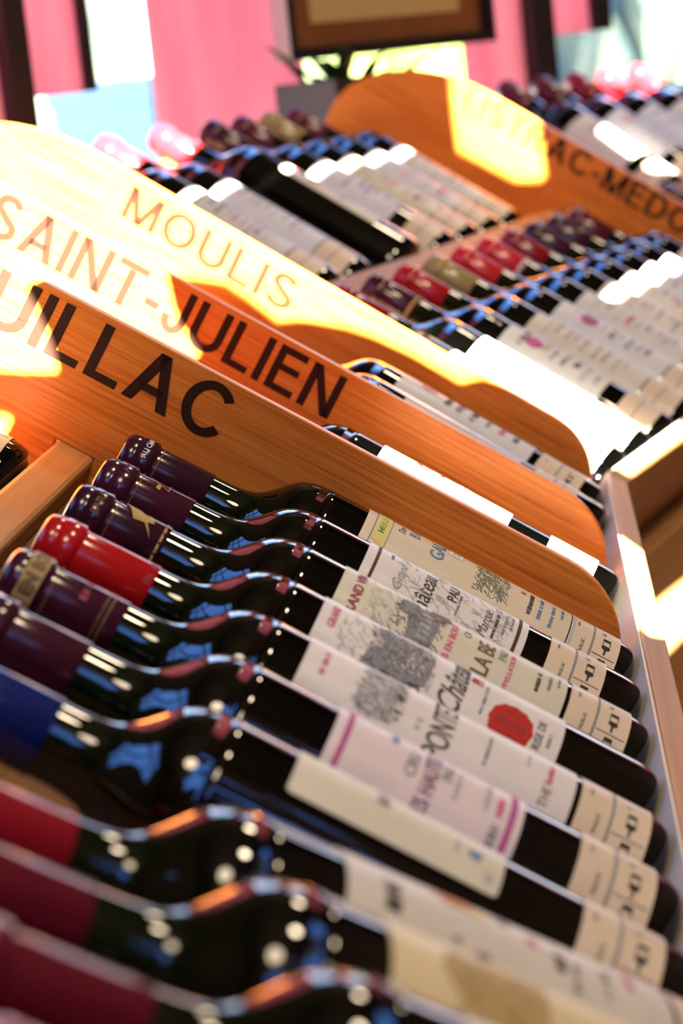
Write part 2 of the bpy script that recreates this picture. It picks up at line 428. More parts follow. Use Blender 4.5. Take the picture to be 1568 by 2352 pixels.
def art(parent, items, r):
    """items: ('t', text, a, phi, cap, ink, bold, shear[, width]) letters; ('b', a, phi0, phi1, thick, ink) bar round the bottle;
       ('l', a0, a1, phi, thick, ink) bar along the bottle; ('p', [(x, y)...], a, phi, ink, name) polygon; ('g', a, phi, width, cap, ink) fine illegible text"""
    groups = {}
    for it in items:
        k = it[0]
        r_ = r
        if r == 'cap': r_ = 0.0165 if (it[2] if k == 't' else it[1] if k in 'bg' else it[2]) > 0.281 else 0.0153
        if k == 't':
            s, a, ph, cap, ik = it[1:6]; bold = it[6] if len(it) > 6 else 0; sh = it[7] if len(it) > 7 else 0
            v, f, w = text_geo(s, sh, bold)
            sx = cap if len(it) < 9 else it[8]/w
            v = [(x*sx, y*cap-cap/2) for x, y in v]; nm = 'lettering'
        elif k == 'b':
            a, p0, p1, thk, ik = it[1:6]; ph = (p0+p1)/2; w = math.radians(p1-p0)*r_/2
            v = [(-w, -thk/2), (w, -thk/2), (w, thk/2), (-w, thk/2)]; f = [(0, 1, 2, 3)]; nm = 'printed_line'
        elif k == 'l':
            a0, a1, ph, thk, ik = it[1:6]; a = (a0+a1)/2; w = thk/2
            v = [(-w, -(a1-a0)/2), (w, -(a1-a0)/2), (w, (a1-a0)/2), (-w, (a1-a0)/2)]; f = [(0, 1, 2, 3)]; nm = 'printed_line'
        elif k == 'p':
            v, a, ph, ik = it[1:5]; f = [tuple(range(len(v)))]; nm = it[5] if len(it) > 5 else 'illustration'
        elif k == 'g':
            a, ph, wd, cap, ik = it[1:6]; v = []; f = []; x = -wd/2; nm = 'small_print'
            while x < wd/2:
                lw = random.uniform(0.35, 0.9)*cap; hh = cap*random.uniform(0.7, 1.0)/2
                b = len(v); v += [(x, -hh), (min(x+lw, wd/2), -hh), (min(x+lw, wd/2), hh), (x, hh)]; f.append((b, b+1, b+2, b+3))
                x += lw+cap*random.choice((0.18, 0.22, 0.25, 0.7))
        V, Fs = wrap(v, f, a, math.radians(ph), r_+0.00045)
        g = groups.setdefault((nm, ik), ([], []))
        b = len(g[0]); g[0].extend(V); g[1].extend([tuple(i+b for i in q) for q in Fs])
    for (nm, ik), (V, Fs) in groups.items():
        obj(nm, V, Fs, INK[ik], parent)['kind'] = 'stuff'
INK = {'black': ink('black', (0.012, 0.012, 0.014)), 'dark': ink('dark', (0.05, 0.045, 0.045)), 'grey': ink('grey', (0.22, 0.22, 0.23)),
       'pale': ink('pale', (0.42, 0.42, 0.42)), 'red': ink('red', (0.45, 0.002, 0.003)), 'darkred': ink('darkred', (0.28, 0.02, 0.05)), 'pink': ink('pink', (0.60, 0.10, 0.24)),
       'magenta': ink('magenta', (0.42, 0.07, 0.25)), 'blue': ink('blue', (0.12, 0.22, 0.36)), 'green': ink('green', (0.02, 0.22, 0.05)),
       'yellow': ink('yellow', (0.68, 0.58, 0.18)), 'gold': ink('gold', (0.42, 0.28, 0.07)), 'brown': ink('brown', (0.16, 0.085, 0.035)),
       'sealmid': ink('sealmid', (0.30, 0.006, 0.008)), 'umber': ink('umber', (0.045, 0.014, 0.010)), 'plum': ink('plum', (0.16, 0.05, 0.13)), 'white': ink('white', (0.75, 0.72, 0.74)), 'olive': ink('olive', (0.16, 0.17, 0.12)), 'orange': ink('orange', (0.55, 0.20, 0.05)), 'tan': ink('tan', (0.42, 0.30, 0.12))}

def sticker(root, a0, a1, r=R_B, full=True, pc=-14):
    """importer's strip near the base: grey rule, place name, glass and bottle pictograms"""
    V, Fs = sheet(a0, a1, -95, 70, r, corner=0.002)
    s = obj('rack_sticker', V, Fs, paper('sticker', (0.68, 0.55, 0.39)), root)
    w = a1-a0; am = a0+w*0.54; box = a0+0.0025
    it = [('b', am, -95, 70, 0.0014, 'grey')]
    if full:
        it += [('t', 'PAUILLAC', a0+w*0.72, -36.5, 0.0019, 'dark', 0.0, 0.0, 0.0105), ('g', a0+w*0.86, -10, 0.005, 0.0016, 'grey')]
        mid = (a0+am)/2; hl = (am-a0)/2-0.0012
        it += [('l', mid-hl, mid+hl, -2.4, 0.0004, 'dark'), ('l', mid-hl, mid+hl, -37.5, 0.0004, 'dark'), ('g', mid+0.002, -6, 0.0028, 0.003, 'grey')]
        for c in (0.0, -26.0):        # bottle and goblet drawn across the strip
            it += [('p', [(-0.0012, -0.0022), (0.0012, -0.0022), (0.0012, 0.0022), (-0.0012, 0.0022)], mid, c-16.5, 'black', 'pictogram')]
            it += [('l', mid-0.0023, mid-0.0018, c-21, 0.0036, 'dark'), ('l', mid+0.0018, mid+0.0023, c-21, 0.0036, 'dark')]
            it += [('p', [(0.0022, 0.0018), (0.0010, 0.0026), (-0.0005, 0.0021), (-0.0014, 0.0006), (-0.0052, 0.0005), (-0.0052, -0.0005), (-0.0014, -0.0006), (-0.0005, -0.0021), (0.0010, -0.0026), (0.0022, -0.0018)], mid, c-27.5, 'black', 'pictogram')]
    art(s, it, r)
    return s
BOTTLE_GROUPS = {}
def bottle(O, deg, label, group, foil_m, cap_end=0.2475, lab=None, stick=None, dn=0.0, capart=None, spin=0.0, slide=0.0, cat='wine bottle', rs=1.0, full=True):
    d, u, n = frame(deg)
    P = O + n*(R_B*rs+dn) - u*(0.0012+slide)
    mw = mw_from(P, n, d, -u)
    root = empty('wine_bottle', mw)
    g = obj('bottle_glass', None, None, None, root, mesh=glass_mesh(rs))
    c = obj('capsule', None, None, None, root, mesh=capsule_mesh(cap_end, foil_m))
    if capart: capart(c)
    r = R_B*rs+0.0001
    if lab:
        V, Fs = sheet(lab['a0'], lab['a1'], lab.get('p0', -115)+spin, lab.get('p1', 75)+spin, r, corner=lab.get('corner', 0.0))
        L = obj('label', V, Fs, paper(lab['paper'], PAPERS[lab['paper']]), root)
        if lab.get('art'): art(L, lab['art'], r)
    if stick: sticker(root, stick[0], stick[1], r, full)
    tag(root, label, cat, group)
    return root
PAPERS = {'cream': (0.66, 0.56, 0.40), 'white': (0.70, 0.66, 0.62), 'grey': (0.60, 0.60, 0.58), 'pinkwhite': (0.68, 0.58, 0.58), 'greenish': (0.62, 0.58, 0.44),
          'sunwhite': (0.72, 0.70, 0.62), 'yellowed': (0.66, 0.54, 0.30), 'bluish': (0.62, 0.63, 0.66), 'beigegrey': (0.60, 0.55, 0.45), 'ivory': (0.62, 0.58, 0.50)}
F_PURPLE = foil('purple', (0.050, 0.006, 0.022)); F_NAVY = foil('aubergine', (0.032, 0.005, 0.018)); F_RED = foil('red', (0.45, 0.006, 0.010))
F_BLUE = foil('blue', (0.004, 0.016, 0.14)); F_WINE = foil('wine', (0.11, 0.004, 0.016)); F_GOLD = foil('gold', (0.36, 0.26, 0.09))
F_CRIM = foil('crimson', (0.26, 0.006, 0.016)); F_BRIGHT = foil('bright_red', (0.62, 0.02, 0.03)); F_BLACK = foil('black', (0.012, 0.008, 0.010)); F_MAROON = foil('maroon', (0.055, 0.004, 0.012))

def cap_art(items):
    return lambda c: art(c, items, 'cap')
def tree(x, y, s, seed):
    rnd = random.Random(seed); pts = []
    for k in range(14):
        t = 2*math.pi*k/14; q = s*rnd.uniform(0.6, 1.1); pts.append((x+q*math.cos(t)*0.8, y+q*math.sin(t)))
    return pts
def scatter(n, x0, x1, y0, y1, l, seed, slant=0.5):
    """many little etched strokes as slim quads"""
    rnd = random.Random(seed); out = []
    for _ in range(n):
        x = rnd.uniform(x0, x1); y = rnd.uniform(y0, y1); t = rnd.gauss(slant, 0.5); L = l*rnd.uniform(0.5, 1.2); w = 0.00042
        dx, dy = math.cos(t)*L/2, math.sin(t)*L/2; nx, ny = -math.sin(t)*w/2, math.cos(t)*w/2
        out.append([(x-dx-nx, y-dy-ny), (x+dx-nx, y+dy-ny), (x+dx+nx, y+dy+ny), (x-dx+nx, y-dy+ny)])
    return out
G1 = 'wine bottles lying in front of the PAUILLAC divider'
def B1(i): return Vector((0, -PITCH_B*(i-1), 0))
# 1 -- cream label with a tree
A = [('p', [(-0.021, -0.0042), (0.018, -0.0042), (0.018, 0.0040), (-0.017, 0.0040)], 0.1560, -12, 'yellow', 'colour_band'), ('b', 0.1605, -44, 20, 0.0007, 'blue'), ('b', 0.1512, -48, 20, 0.0004, 'olive'),
     ('t', 'MEILLE', 0.1560, -14, 0.0034, 'green', 0.02, 0, 0.0185), ('t', 'Dom', 0.1455, -6, 0.0040, 'dark', 0, 0.15, 0.010), ('t', 'B A', 0.1380, 0, 0.0062, 'blue', 0.02), ('t', 'GAL', 0.1235, -10, 0.0080, 'blue', 0.02, 0, 0.020),
     ('p', [(-0.005, -0.004), (0.005, -0.004), (0.005, 0.004), (-0.005, 0.004)], 0.1130, 0, 'white', 'vintage_box'), ('t', '20', 0.1130, 0, 0.0045, 'dark')]
A += [('p', q, 0.0905, -16, 'olive', 'tree_etching') for q in scatter(190, -0.013, 0.013, -0.010, 0.009, 0.0045, 3)]
A += [('t', 'H', 0.0718, -8, 0.0030, 'red', 0.03), ('g', 0.0665, -18, 0.020, 0.0028, 'dark'), ('g', 0.0605, -18, 0.020, 0.0026, 'blue'), ('g', 0.0533, -20, 0.021, 0.0024, 'blue'), ('g', 0.0480, -10, 0.012, 0.0018, 'blue'), ('b', 0.0405, -80, 40, 0.0016, 'pale')]
bottle(B1(1), 0, 'wine bottle against the PAUILLAC divider, cream label with a tree etching and yellow band', G1, F_NAVY, 0.2480,
       {'a0': 0.0425, 'a1': 0.166, 'paper': 'cream', 'art': A}, (0.0125, 0.0418), capart=cap_art([('t', 'AU CHA', 0.2872, -30, 0.0030, 'white', 0.02), ('b', 0.2785, -180, 180, 0.0006, 'brown')]))
# 2 -- white label with dark border bands
A = [('b', 0.1545, -80, 60, 0.0018, 'umber'), ('b', 0.0738, -80, 60, 0.0020, 'umber'), ('g', 0.147, -6, 0.006, 0.0022, 'dark'), ('t', 'Grand', 0.1405, -24, 0.0055, 'grey', -0.01, 0.45, 0.022),
     ('t', 'Château', 0.1262, -32, 0.0090, 'black', 0.005, 0.1, 0.036), ('t', 'PAU', 0.1115, -15, 0.0055, 'black', 0.02), ('g', 0.1072, -25, 0.017, 0.0018, 'grey'),
     ('t', 'Marque', 0.0920, -28, 0.0058, 'dark', 0, 0.4, 0.021), ('g', 0.0860, -26, 0.020, 0.0020, 'dark'), ('g', 0.0815, -20, 0.018, 0.0017, 'grey'), ('g', 0.0780, -14, 0.014, 0.0015, 'grey')]
A += [('p', q, 0.112, -20, 'pale', 'etching') for q in scatter(150, -0.018, 0.016, -0.034, 0.030, 0.006, 5, 1.0)]
bottle(B1(2), 0, 'wine bottle with white label framed by two dark brown bands, second from the PAUILLAC divider', G1, F_PURPLE, 0.2490,
       {'a0': 0.069, 'a1': 0.1605, 'paper': 'white', 'art': A}, (0.0245, 0.0560), capart=cap_art([('t', 'L', 0.2690, -12, 0.0125, 'gold', -0.03, 0.5), ('p', [(-0.002, -0.0012), (0.002, -0.001), (0.0025, 0.001), (-0.0015, 0.0012)], 0.2690, -24, 'gold'), ('t', 'H', 0.2872, -24, 0.004, 'brown', 0, 0.3), ('b', 0.2785, -180, 180, 0.0005, 'brown')]))
# 3 -- LA BE label with a small house etching
A = [('t', 'GRAND VIN', 0.1592, -27, 0.0048, 'darkred', 0.03, 0, 0.039), ('t', 'MIS EN BOUT', 0.1093, -27, 0.0034, 'pink', 0.03, 0, 0.034), ('t', 'CR', 0.1023, -8, 0.0038, 'dark'),
     ('t', 'LA BE', 0.0918, -25, 0.0085, 'brown', 0.02, 0, 0.024), ('t', 'PAU', 0.0830, -12, 0.0042, 'grey', 0.02), ('t', 'APPELLATION', 0.0778, -28, 0.0024, 'pink', 0.03, 0, 0.030), ('g', 0.0632, -22, 0.015, 0.0026, 'dark'), ('g', 0.0575, -16, 0.014, 0.0020, 'grey'), ('g', 0.0530, -10, 0.010, 0.0016, 'grey')]
# house: dark walls, tower, pale windows, tree at its side
A += [('p', [(-0.0130, -0.0090), (0.0120, -0.0105), (0.0120, 0.0060), (0.0150, 0.0085), (0.0120, 0.0110), (0.0040, 0.0085), (0.0040, 0.0120), (0.0015, 0.0120), (0.0010, 0.0060), (-0.0130, 0.0040)], 0.1265, -24, 'grey', 'house_etching')]
A += [('p', [(x0, y0_), (x0+0.0022, y0_), (x0+0.0022, y0_+0.0055), (x0, y0_+0.0055)], 0.1265, -24, 'pale', 'house_etching') for x0, y0_ in ((-0.0105, -0.006), (-0.0065, -0.006), (-0.0025, -0.006), (0.0020, -0.006), (0.0065, -0.006))]
A += [('p', [(-0.008, 0.004), (0.004, 0.006), (0.010, -0.004), (0.001, -0.006)], 0.1170, -6, 'brown', 'house_etching')]
A += [('p', q, 0.127, -24, 'dark', 'house_etching') for q in scatter(150, -0.016, 0.016, -0.014, 0.012, 0.004, 8, 0.9)]
A += [('p', q, 0.147, -22, 'pale', 'house_etching') for q in scatter(50, -0.016, 0.014, -0.008, 0.006, 0.004, 9, 0.9)]
bird = [(-0.012, 0.010), (-0.004, 0.0075), (0.001, 0.001), (0.004, 0.003), (0.006, -0.003), (0.003, -0.004), (0.007, -0.012), (0.002, -0.005), (-0.003, -0.006), (-0.006, 0.001)]
bird = [(y*1.05, -x*1.15) for x, y in bird]
bottle(B1(3), 0, 'wine bottle lettered LA BE with house etching and a gold beast on the dark capsule', G1, F_NAVY, 0.2505,
       {'a0': 0.0485, 'a1': 0.1685, 'paper': 'greenish', 'art': A}, (0.0140, 0.0462), capart=cap_art([('p', bird, 0.2660, -10, 'gold', 'gold_beast'), ('b', 0.2530, -180, 180, 0.0012, 'gold'), ('t', 'BATUI', 0.2872, -38, 0.0035, 'brown', 0.02), ('b', 0.2785, -180, 180, 0.0005, 'brown')]))
# 4 -- white label, script and red seal
seal = [(0.0125*math.cos(t*0.2618)*(1+0.03*(-1)**t), 0.0108*math.sin(t*0.2618)*(1+0.03*(-1)**t)) for t in range(24)]
A = [('t', 'GRAND', 0.1665, -18, 0.0036, 'pink', 0.03, 0, 0.018), ('t', 'Château', 0.1055, -18, 0.0115, 'dark', 0.012, 0.4, 0.040), ('t', 'PI', 0.0957, -8, 0.0052, 'red', 0.05), ('g', 0.1160, -34, 0.012, 0.0022, 'pale'), ('g', 0.0905, -24, 0.020, 0.0018, 'grey'),
     ('p', seal, 0.0758, -35, 'red', 'red_seal'), ('p', [(0.72*x, 0.72*y) for x, y in seal], 0.0758, -35, 'sealmid', 'red_seal_centre'), ('t', 'H', 0.0758, -35, 0.0055, 'red', 0.02), ('t', 'RISE DE', 0.0622, -30, 0.0038, 'dark', 0.01, 0, 0.018), ('g', 0.0570, -32, 0.008, 0.0024, 'grey')]
# walled estate among trees: dark wedge of woodland with ragged tops
A += [('p', [(-0.0230, -0.0030), (-0.0150, -0.0160), (0.0050, -0.0170), (0.0130, -0.0110), (0.0130, 0.0080), (0.0095, 0.0120), (0.0060, 0.0060), (0.0020, 0.0110), (-0.0030, 0.0060), (-0.0080, 0.0130), (-0.0120, 0.0085), (-0.0180, 0.0150), (-0.0230, 0.0110)], 0.1335, -18, 'grey', 'estate_etching')]
A += [('p', q, 0.134, -18, 'black', 'estate_etching') for q in scatter(240, -0.023, 0.013, -0.017, 0.014, 0.005, 12, 0.9)]
A += [('p', q, 0.131, -14, 'white', 'estate_etching') for q in scatter(110, -0.014, 0.014, -0.012, 0.008, 0.003, 13, 0.2)]
A += [('p', q, 0.156, -22, 'pale', 'estate_etching') for q in scatter(40, -0.016, 0.014, -0.006, 0.006, 0.005, 14, 0.5)]
bottle(B1(4), 0, 'wine bottle with bright red capsule and red wax seal printed on its white label', G1, F_RED, 0.2445,
       {'a0': 0.0515, 'a1': 0.173, 'paper': 'white', 'art': A}, None, capart=cap_art([('t', 'MIS', 0.2475, -8, 0.003, 'darkred', 0.02), ('t', 'EN', 0.2475, -45, 0.003, 'darkred', 0.02)]))
# 5 -- PONTET
A = [('g', 0.1641, -20, 0.016, 0.0030, 'pink'), ('t', 'PONTET', 0.1092, -21, 0.0105, 'dark', 0.012, 0, 0.038), ('g', 0.1190, -30, 0.008, 0.0030, 'pale'), ('g', 0.0879, -22, 0.020, 0.0018, 'grey'), ('g', 0.0700, -12, 0.010, 0.0014, 'pale'),
     ('t', 'Bordeaux', 0.0600, -16, 0.0030, 'pink', 0.03, 0, 0.014), ('t', 'THE', 0.0596, -37, 0.0042, 'dark', 0.0)]
A += [('p', [(-0.0160, -0.0070), (0.0140, -0.0080), (0.0150, 0.0050), (0.0060, 0.0090), (0.0030, 0.0060), (-0.0060, 0.0095), (-0.0160, 0.0075)], 0.1385, -19, 'pale', 'manor_etching')]
A += [('p', q, 0.138, -19, 'dark', 'manor_etching') for q in scatter(200, -0.016, 0.015, -0.010, 0.009, 0.005, 21, 1.0)]
A += [('p', q, 0.141, -19, 'white', 'manor_etching') for q in scatter(80, -0.015, 0.013, -0.005, 0.006, 0.003, 22, 0.1)]
bottle(B1(5), 0, 'wine bottle lettered PONTET with grey manor etching and gold-ringed purple capsule', G1, F_PURPLE, 0.2465,
       {'a0': 0.0478, 'a1': 0.173, 'paper': 'white', 'art': A}, (0.0125, 0.0450), capart=cap_art([('b', 0.2875, -180, 180, 0.0085, 'tan'), ('t', 'EN BOU', 0.2875, -32, 0.0055, 'brown', 0.06), ('b', 0.2530, -180, 180, 0.0008, 'brown'), ('b', 0.2555, -180, 180, 0.0006, 'brown'), ('g', 0.265, -25, 0.012, 0.004, 'darkred'), ('b', 0.2785, -180, 180, 0.0006, 'brown')]))
# 6 -- magenta borders
A = [('b', 0.1480, -90, 60, 0.0026, 'magenta'), ('b', 0.0770, -90, 60, 0.0028, 'magenta'), ('t', 'CRU', 0.1203, -18, 0.0045, 'grey', 0.02, 0.0, 0.016), ('t', 'DES HAUTES', 0.1122, -28, 0.0062, 'plum', 0.02, 0.0, 0.040),
     ('t', 'PAU', 0.1057, -10, 0.0045, 'grey', 0.02), ('g', 0.1007, -17, 0.018, 0.0024, 'pale'), ('g', 0.0881, -12, 0.018, 0.0024, 'pale'), ('g', 0.0824, -16, 0.014, 0.0034, 'pink'), ('g', 0.0822, -41, 0.010, 0.0040, 'grey'), ('b', 0.1290, -6, 6, 0.0030, 'blue')]
bottle(B1(6), 0, 'wine bottle with pinkish label edged by magenta stripes at both ends', G1, F_PURPLE, 0.2500,
       {'a0': 0.0725, 'a1': 0.1535, 'paper': 'pinkwhite', 'art': A}, (0.0150, 0.0478))
# 7 -- cream label turned away, blue capsule
A = [('g', 0.1296, -2, 0.010, 0.0060, 'grey'), ('g', 0.0998, -11, 0.008, 0.0022, 'pale'), ('p', [(-0.003, -0.002), (0.003, -0.003), (0.002, 0.003), (-0.002, 0.002)], 0.0927, -12, 'blue', 'emblem'), ('g', 0.0858, -22, 0.008, 0.0045, 'pale')]
bottle(B1(7), 0, 'wine bottle with blue capsule and plain cream label turned towards the divider', G1, F_BLUE, 0.2460,
       {'a0': 0.081, 'a1': 0.1635, 'p0': -35, 'p1': 110, 'paper': 'greenish', 'art': A, 'corner': 0.002}, (0.0165, 0.0490), slide=0.0)
# section nearest the camera
d0 = frame(HD[0])[0]; B8 = Vector((0.019, -0.546, 0))
A = [('g', 0.1480, -24, 0.014, 0.0070, 'dark'), ('p', [(-0.004, -0.006), (0.006, -0.004), (0.004, 0.009), (-0.005, 0.006)], 0.1223, -2, 'orange', 'crest'), ('p', [(-0.003, -0.004), (0.002, -0.004), (0.002, 0.004), (-0.003, 0.004)], 0.1170, -7, 'yellow', 'crest'), ('p', [(-0.003, -0.003), (0.003, -0.004), (0.002, 0.003)], 0.1080, -4, 'brown', 'crest'),
     ('g', 0.0969, -11, 0.006, 0.004, 'pink'), ('g', 0.0873, -17, 0.012, 0.0050, 'dark'), ('g', 0.0816, -25, 0.014, 0.0030, 'grey'), ('g', 0.0700, -20, 0.014, 0.0034, 'grey'), ('g', 0.0600, -6, 0.014, 0.003, 'pink'), ('g', 0.1255, -40, 0.010, 0.005, 'grey'), ('g', 0.1160, -40, 0.008, 0.005, 'grey')]
bottle(B8, HD[0], 'blurred wine bottle with crimson capsule and off-white label bearing an orange crest', G1, F_CRIM, 0.2440,
       {'a0': 0.045, 'a1': 0.164, 'paper': 'ivory', 'art': A}, (0.012, 0.043), full=False)
A = [('p', [(-0.020, -0.016), (0.014, -0.018), (0.012, 0.014), (0.002, 0.018), (-0.010, 0.012), (-0.020, 0.016)], 0.136, -22, 'tan', 'castle_etching')]+[('p', q, 0.136, -22, 'brown', 'castle_etching') for q in scatter(80, -0.020, 0.014, -0.016, 0.014, 0.006, 31, 0.8)]
bottle(B8-d0*0.0757, HD[0], 'blurred wine bottle with dark red capsule and yellowed label with brown castle etching', G1, F_WINE, 0.2490,
       {'a0': 0.045, 'a1': 0.170, 'paper': 'yellowed', 'art': A}, None)
bottle(B8-d0*0.1514, HD[0], 'blurred wine bottle with maroon capsule low in the left foreground', G1, F_WINE, 0.2440,
       {'a0': 0.045, 'a1': 0.168, 'paper': 'ivory', 'art': [('g', 0.15, -10, 0.02, 0.004, 'grey')]}, None)
bottle(B8-d0*0.2271, HD[0], 'wine bottle cut off by the bottom edge, dark crimson capsule', G1, F_CRIM, 0.2440,
       {'a0': 0.045, 'a1': 0.168, 'paper': 'cream'}, None)

# bottles between the first dividers
G2 = 'wine bottles lying between the front dividers'
A = [('p', [(0.010*math.cos(t*0.35), 0.010*math.sin(t*0.35)) for t in range(18)], 0.137, 8, 'red', 'round_emblem'), ('p', [(0.007*math.cos(t*0.35), 0.007*math.sin(t*0.35)) for t in range(18)], 0.137, 8, 'pinkish', 'round_emblem'),
     ('p', [(-0.008, -0.004), (0.010, -0.003), (0.008, 0.003), (-0.006, 0.003)], 0.150, 2, 'olive', 'sprig'), ('p', [(0.002, -0.003), (0.008, -0.002), (0.007, 0.003)], 0.1255, 4, 'brown', 'sprig'), ('g', 0.116, 0, 0.018, 0.004, 'pale'), ('g', 0.111, 0, 0.016, 0.003, 'pale')]
INK['pinkish'] = ink('pinkish', (0.6, 0.25, 0.2))
bottle(Vector((0, 0.1945, 0)), 5.3, 'sunlit wine bottle behind the PAUILLAC divider, white label with round red emblem', G2, F_WINE, 0.248,
       {'a0': 0.0795, 'a1': 0.1695, 'paper': 'sunwhite', 'art': A, 'corner': 0.003}, (0.019, 0.052))
A = [('p', [(0.0075*math.cos(t*0.35), 0.0070*math.sin(t*0.35)) for t in range(18)], 0.152, 4, 'pinkish', 'round_emblem'), ('g', 0.134, 0, 0.02, 0.006, 'dark'), ('g', 0.124, 0, 0.022, 0.006, 'grey'), ('g', 0.112, 0, 0.024, 0.006, 'dark'), ('g', 0.100, 2, 0.020, 0.004, 'grey'), ('g', 0.088, 2, 0.02, 0.005, 'pink'), ('g', 0.076, 2, 0.02, 0.005, 'dark')]
bottle(Vector((0, 0.5015, 0)), 12.4, 'wine bottle against the MOULIS divider, grey label with round red emblem', G2, F_WINE, 0.248,
       {'a0': 0.0605, 'a1': 0.174, 'paper': 'grey', 'art': A}, (0.017, 0.054))
bottle(Vector((0, 0.4190, 0)), 11.4, 'dark wine bottle between the SAINT-JULIEN and MOULIS dividers, only its strip label showing', G2, F_PURPLE, 0.248,
       {'a0': 0.0720, 'a1': 0.166, 'p0': -60, 'p1': -5, 'paper': 'beigegrey'}, (0.026, 0.060))

# far section, lower tier
G3 = 'wine bottles on the lower tier beyond the MOULIS divider'
d2 = frame(HD[2])[0]
def gen_art(seed, col='grey', blob=None, blobcol='magenta'):
    rnd = random.Random(seed); it = []
    a = 0.150
    while a > 0.066:
        c = rnd.choice((col, 'pale', 'dark', 'pale', 'grey'))
        if rnd.random() < 0.16: c = rnd.choice(('pink', 'red', 'gold'))
        it.append(('g', a, rnd.uniform(-14, 0), rnd.uniform(0.016, 0.036), rnd.choice((0.0025, 0.003, 0.0045, 0.006)), c)); a -= rnd.uniform(0.007, 0.013)
    if blob: it.append(('p', [(0.009*math.cos(t*0.45), 0.009*math.sin(t*0.45)) for t in range(14)], blob, -14, blobcol, 'emblem'))
    return it
FR = [(-1, F_CRIM, 'ivory', 'sunlit wine bottle with bleached label just behind the MOULIS divider top', 21, None),
      (0, F_CRIM, 'sunwhite', 'wine bottle beyond the MOULIS divider, its deep red capsule first in the lower far row', 22, None),
      (1, F_MAROON, 'grey', 'wine bottle with dark maroon capsule ringed in gold, second in the lower far row', 23, 0.140),
      (2, F_RED, 'ivory', 'wine bottle with plain red capsule beside a gold-capped one in the lower far row', 24, None),
      (3, F_GOLD, 'bluish', 'wine bottle with a gold capsule in the lower far row', 25, 0.135),
      (4, F_BRIGHT, 'grey', 'wine bottle with glossy bright red capsule next to the gold-capped bottle', 26, None),
      (5, F_BRIGHT, 'white', 'wine bottle with red capsule and bare white neck band in the lower far row', 27, None),
      (6, F_CRIM, 'sunwhite', 'wine bottle with dull crimson capsule below the letters C-M of the far divider', 28, None),
      (7, F_PURPLE, 'bluish', 'wine bottle with purple-black capsule, third from the far divider', 29, None),
      (8, F_PURPLE, 'grey', 'wine bottle with purple capsule bearing a gold dot, second from the far divider', 30, None),
      (9, F_WINE, 'grey', 'wine bottle with dark wine-red capsule tucked against the far divider', 31, None)]
for i, fm, pp, lb, sd, blob in FR:
    ca = None
    if i == 1: ca = cap_art([('b', 0.2520, -180, 180, 0.003, 'gold')])
    if i == 8: ca = cap_art([('p', [(0.003*math.cos(t*0.6), 0.003*math.sin(t*0.6)) for t in range(10)], 0.262, -20, 'gold', 'gold_dot')])
    if i == 5: ca = cap_art([('b', 0.2495, -180, 180, 0.004, 'white')])
    bottle(C12+d2*(0.154+0.0803*i), HD[2], lb, G3, fm, 0.2475, {'a0': 0.066 if i == 1 else 0.0495, 'a1': 0.166, 'paper': pp, 'art': gen_art(sd, 'grey', blob)}, (0.014, 0.048), capart=ca, full=False)
# far section, upper tier
G4 = 'wine bottles on the upper tier beyond the MOULIS divider'
def up(s, sec=2, base=C12):
    d, u, n = frame(HD[sec]); return base + d*s + u*UP_U
UR = [(0.207, F_CRIM, 'beigegrey', 'upper-tier wine bottle with brownish label along the sunlit MOULIS divider edge', 42),
      (0.287, F_BRIGHT, 'grey', 'leftmost upper-tier wine bottle showing a bright red capsule', 43),
      (0.366, F_BRIGHT, 'bluish', 'upper-tier wine bottle with glossy pink-red capsule, second from the left', 44),
      (0.617, F_PURPLE, 'bluish', 'upper-tier wine bottle with purple-black capsule beneath the framed picture', 46),
      (0.695, F_WINE, 'greenish', 'upper-tier wine bottle with dark red capsule beside a gold-necked one', 47),
      (0.773, F_GOLD, 'bluish', 'upper-tier wine bottle with gold and green capsule', 48),
      (0.851, F_WINE, 'grey', 'upper-tier wine bottle with wine-red capsule against the far divider', 49)]
for s, fm, pp, lb, sd in UR:
    bottle(up(s), HD[2], lb, G4, fm, 0.2475, {'a0': 0.066 if sd in (42, 46) else 0.0495, 'a1': 0.166, 'paper': pp, 'art': gen_art(sd)}, (0.014, 0.048), dn=UP_DN, full=False)
bottle(up(0.490), HD[2], 'large blue-black wine bottle with pale label turned away, red capsule', G4, F_BRIGHT, 0.2475,
       {'a0': 0.045, 'a1': 0.160, 'p0': -22, 'p1': 110, 'paper': 'greenish', 'corner': 0.006, 'art': [('g', 0.148, 0, 0.016, 0.006, 'pink'), ('g', 0.125, 4, 0.02, 0.012, 'grey'), ('g', 0.09, 4, 0.02, 0.008, 'pale')]}, None, dn=UP_DN, rs=1.12)
# beyond the far divider
G5 = 'wine bottles beyond the LISTRAC-MEDOC divider'
VR = [(0.200, F_WINE, 'ivory', 'wine bottle with dark red capsule standing free of the far divider top, sunlit label', 51),
      (0.280, F_WINE, 'bluish', 'second wine bottle from the left in the far right group, maroon capsule', 52),
      (0.358, F_CRIM, 'bluish', 'middle wine bottle of the far right group, capsule end glinting pink', 53),
      (0.436, F_BRIGHT, 'grey', 'wine bottle with sunlit red capsule, fourth in the far right group', 54),
      (0.514, F_BRIGHT, 'grey', 'rightmost wine bottle of the far group, bright sunlit red capsule', 55)]
for s, fm, pp, lb, sd in VR:
    bottle(up(s, 3, C23), HD[3], lb, G5, fm, 0.2475, {'a0': 0.066, 'a1': 0.166, 'paper': pp, 'art': gen_art(sd)}, (0.014, 0.048), dn=UP_DN, full=False)
bottle(C23+frame(HD[3])[0]*0.085, HD[3], 'wine bottle with dark purple capsule at the right edge behind LISTRAC-MEDOC', G5, F_PURPLE, 0.2475, {'a0': 0.066, 'a1': 0.166, 'paper': 'grey'}, None)
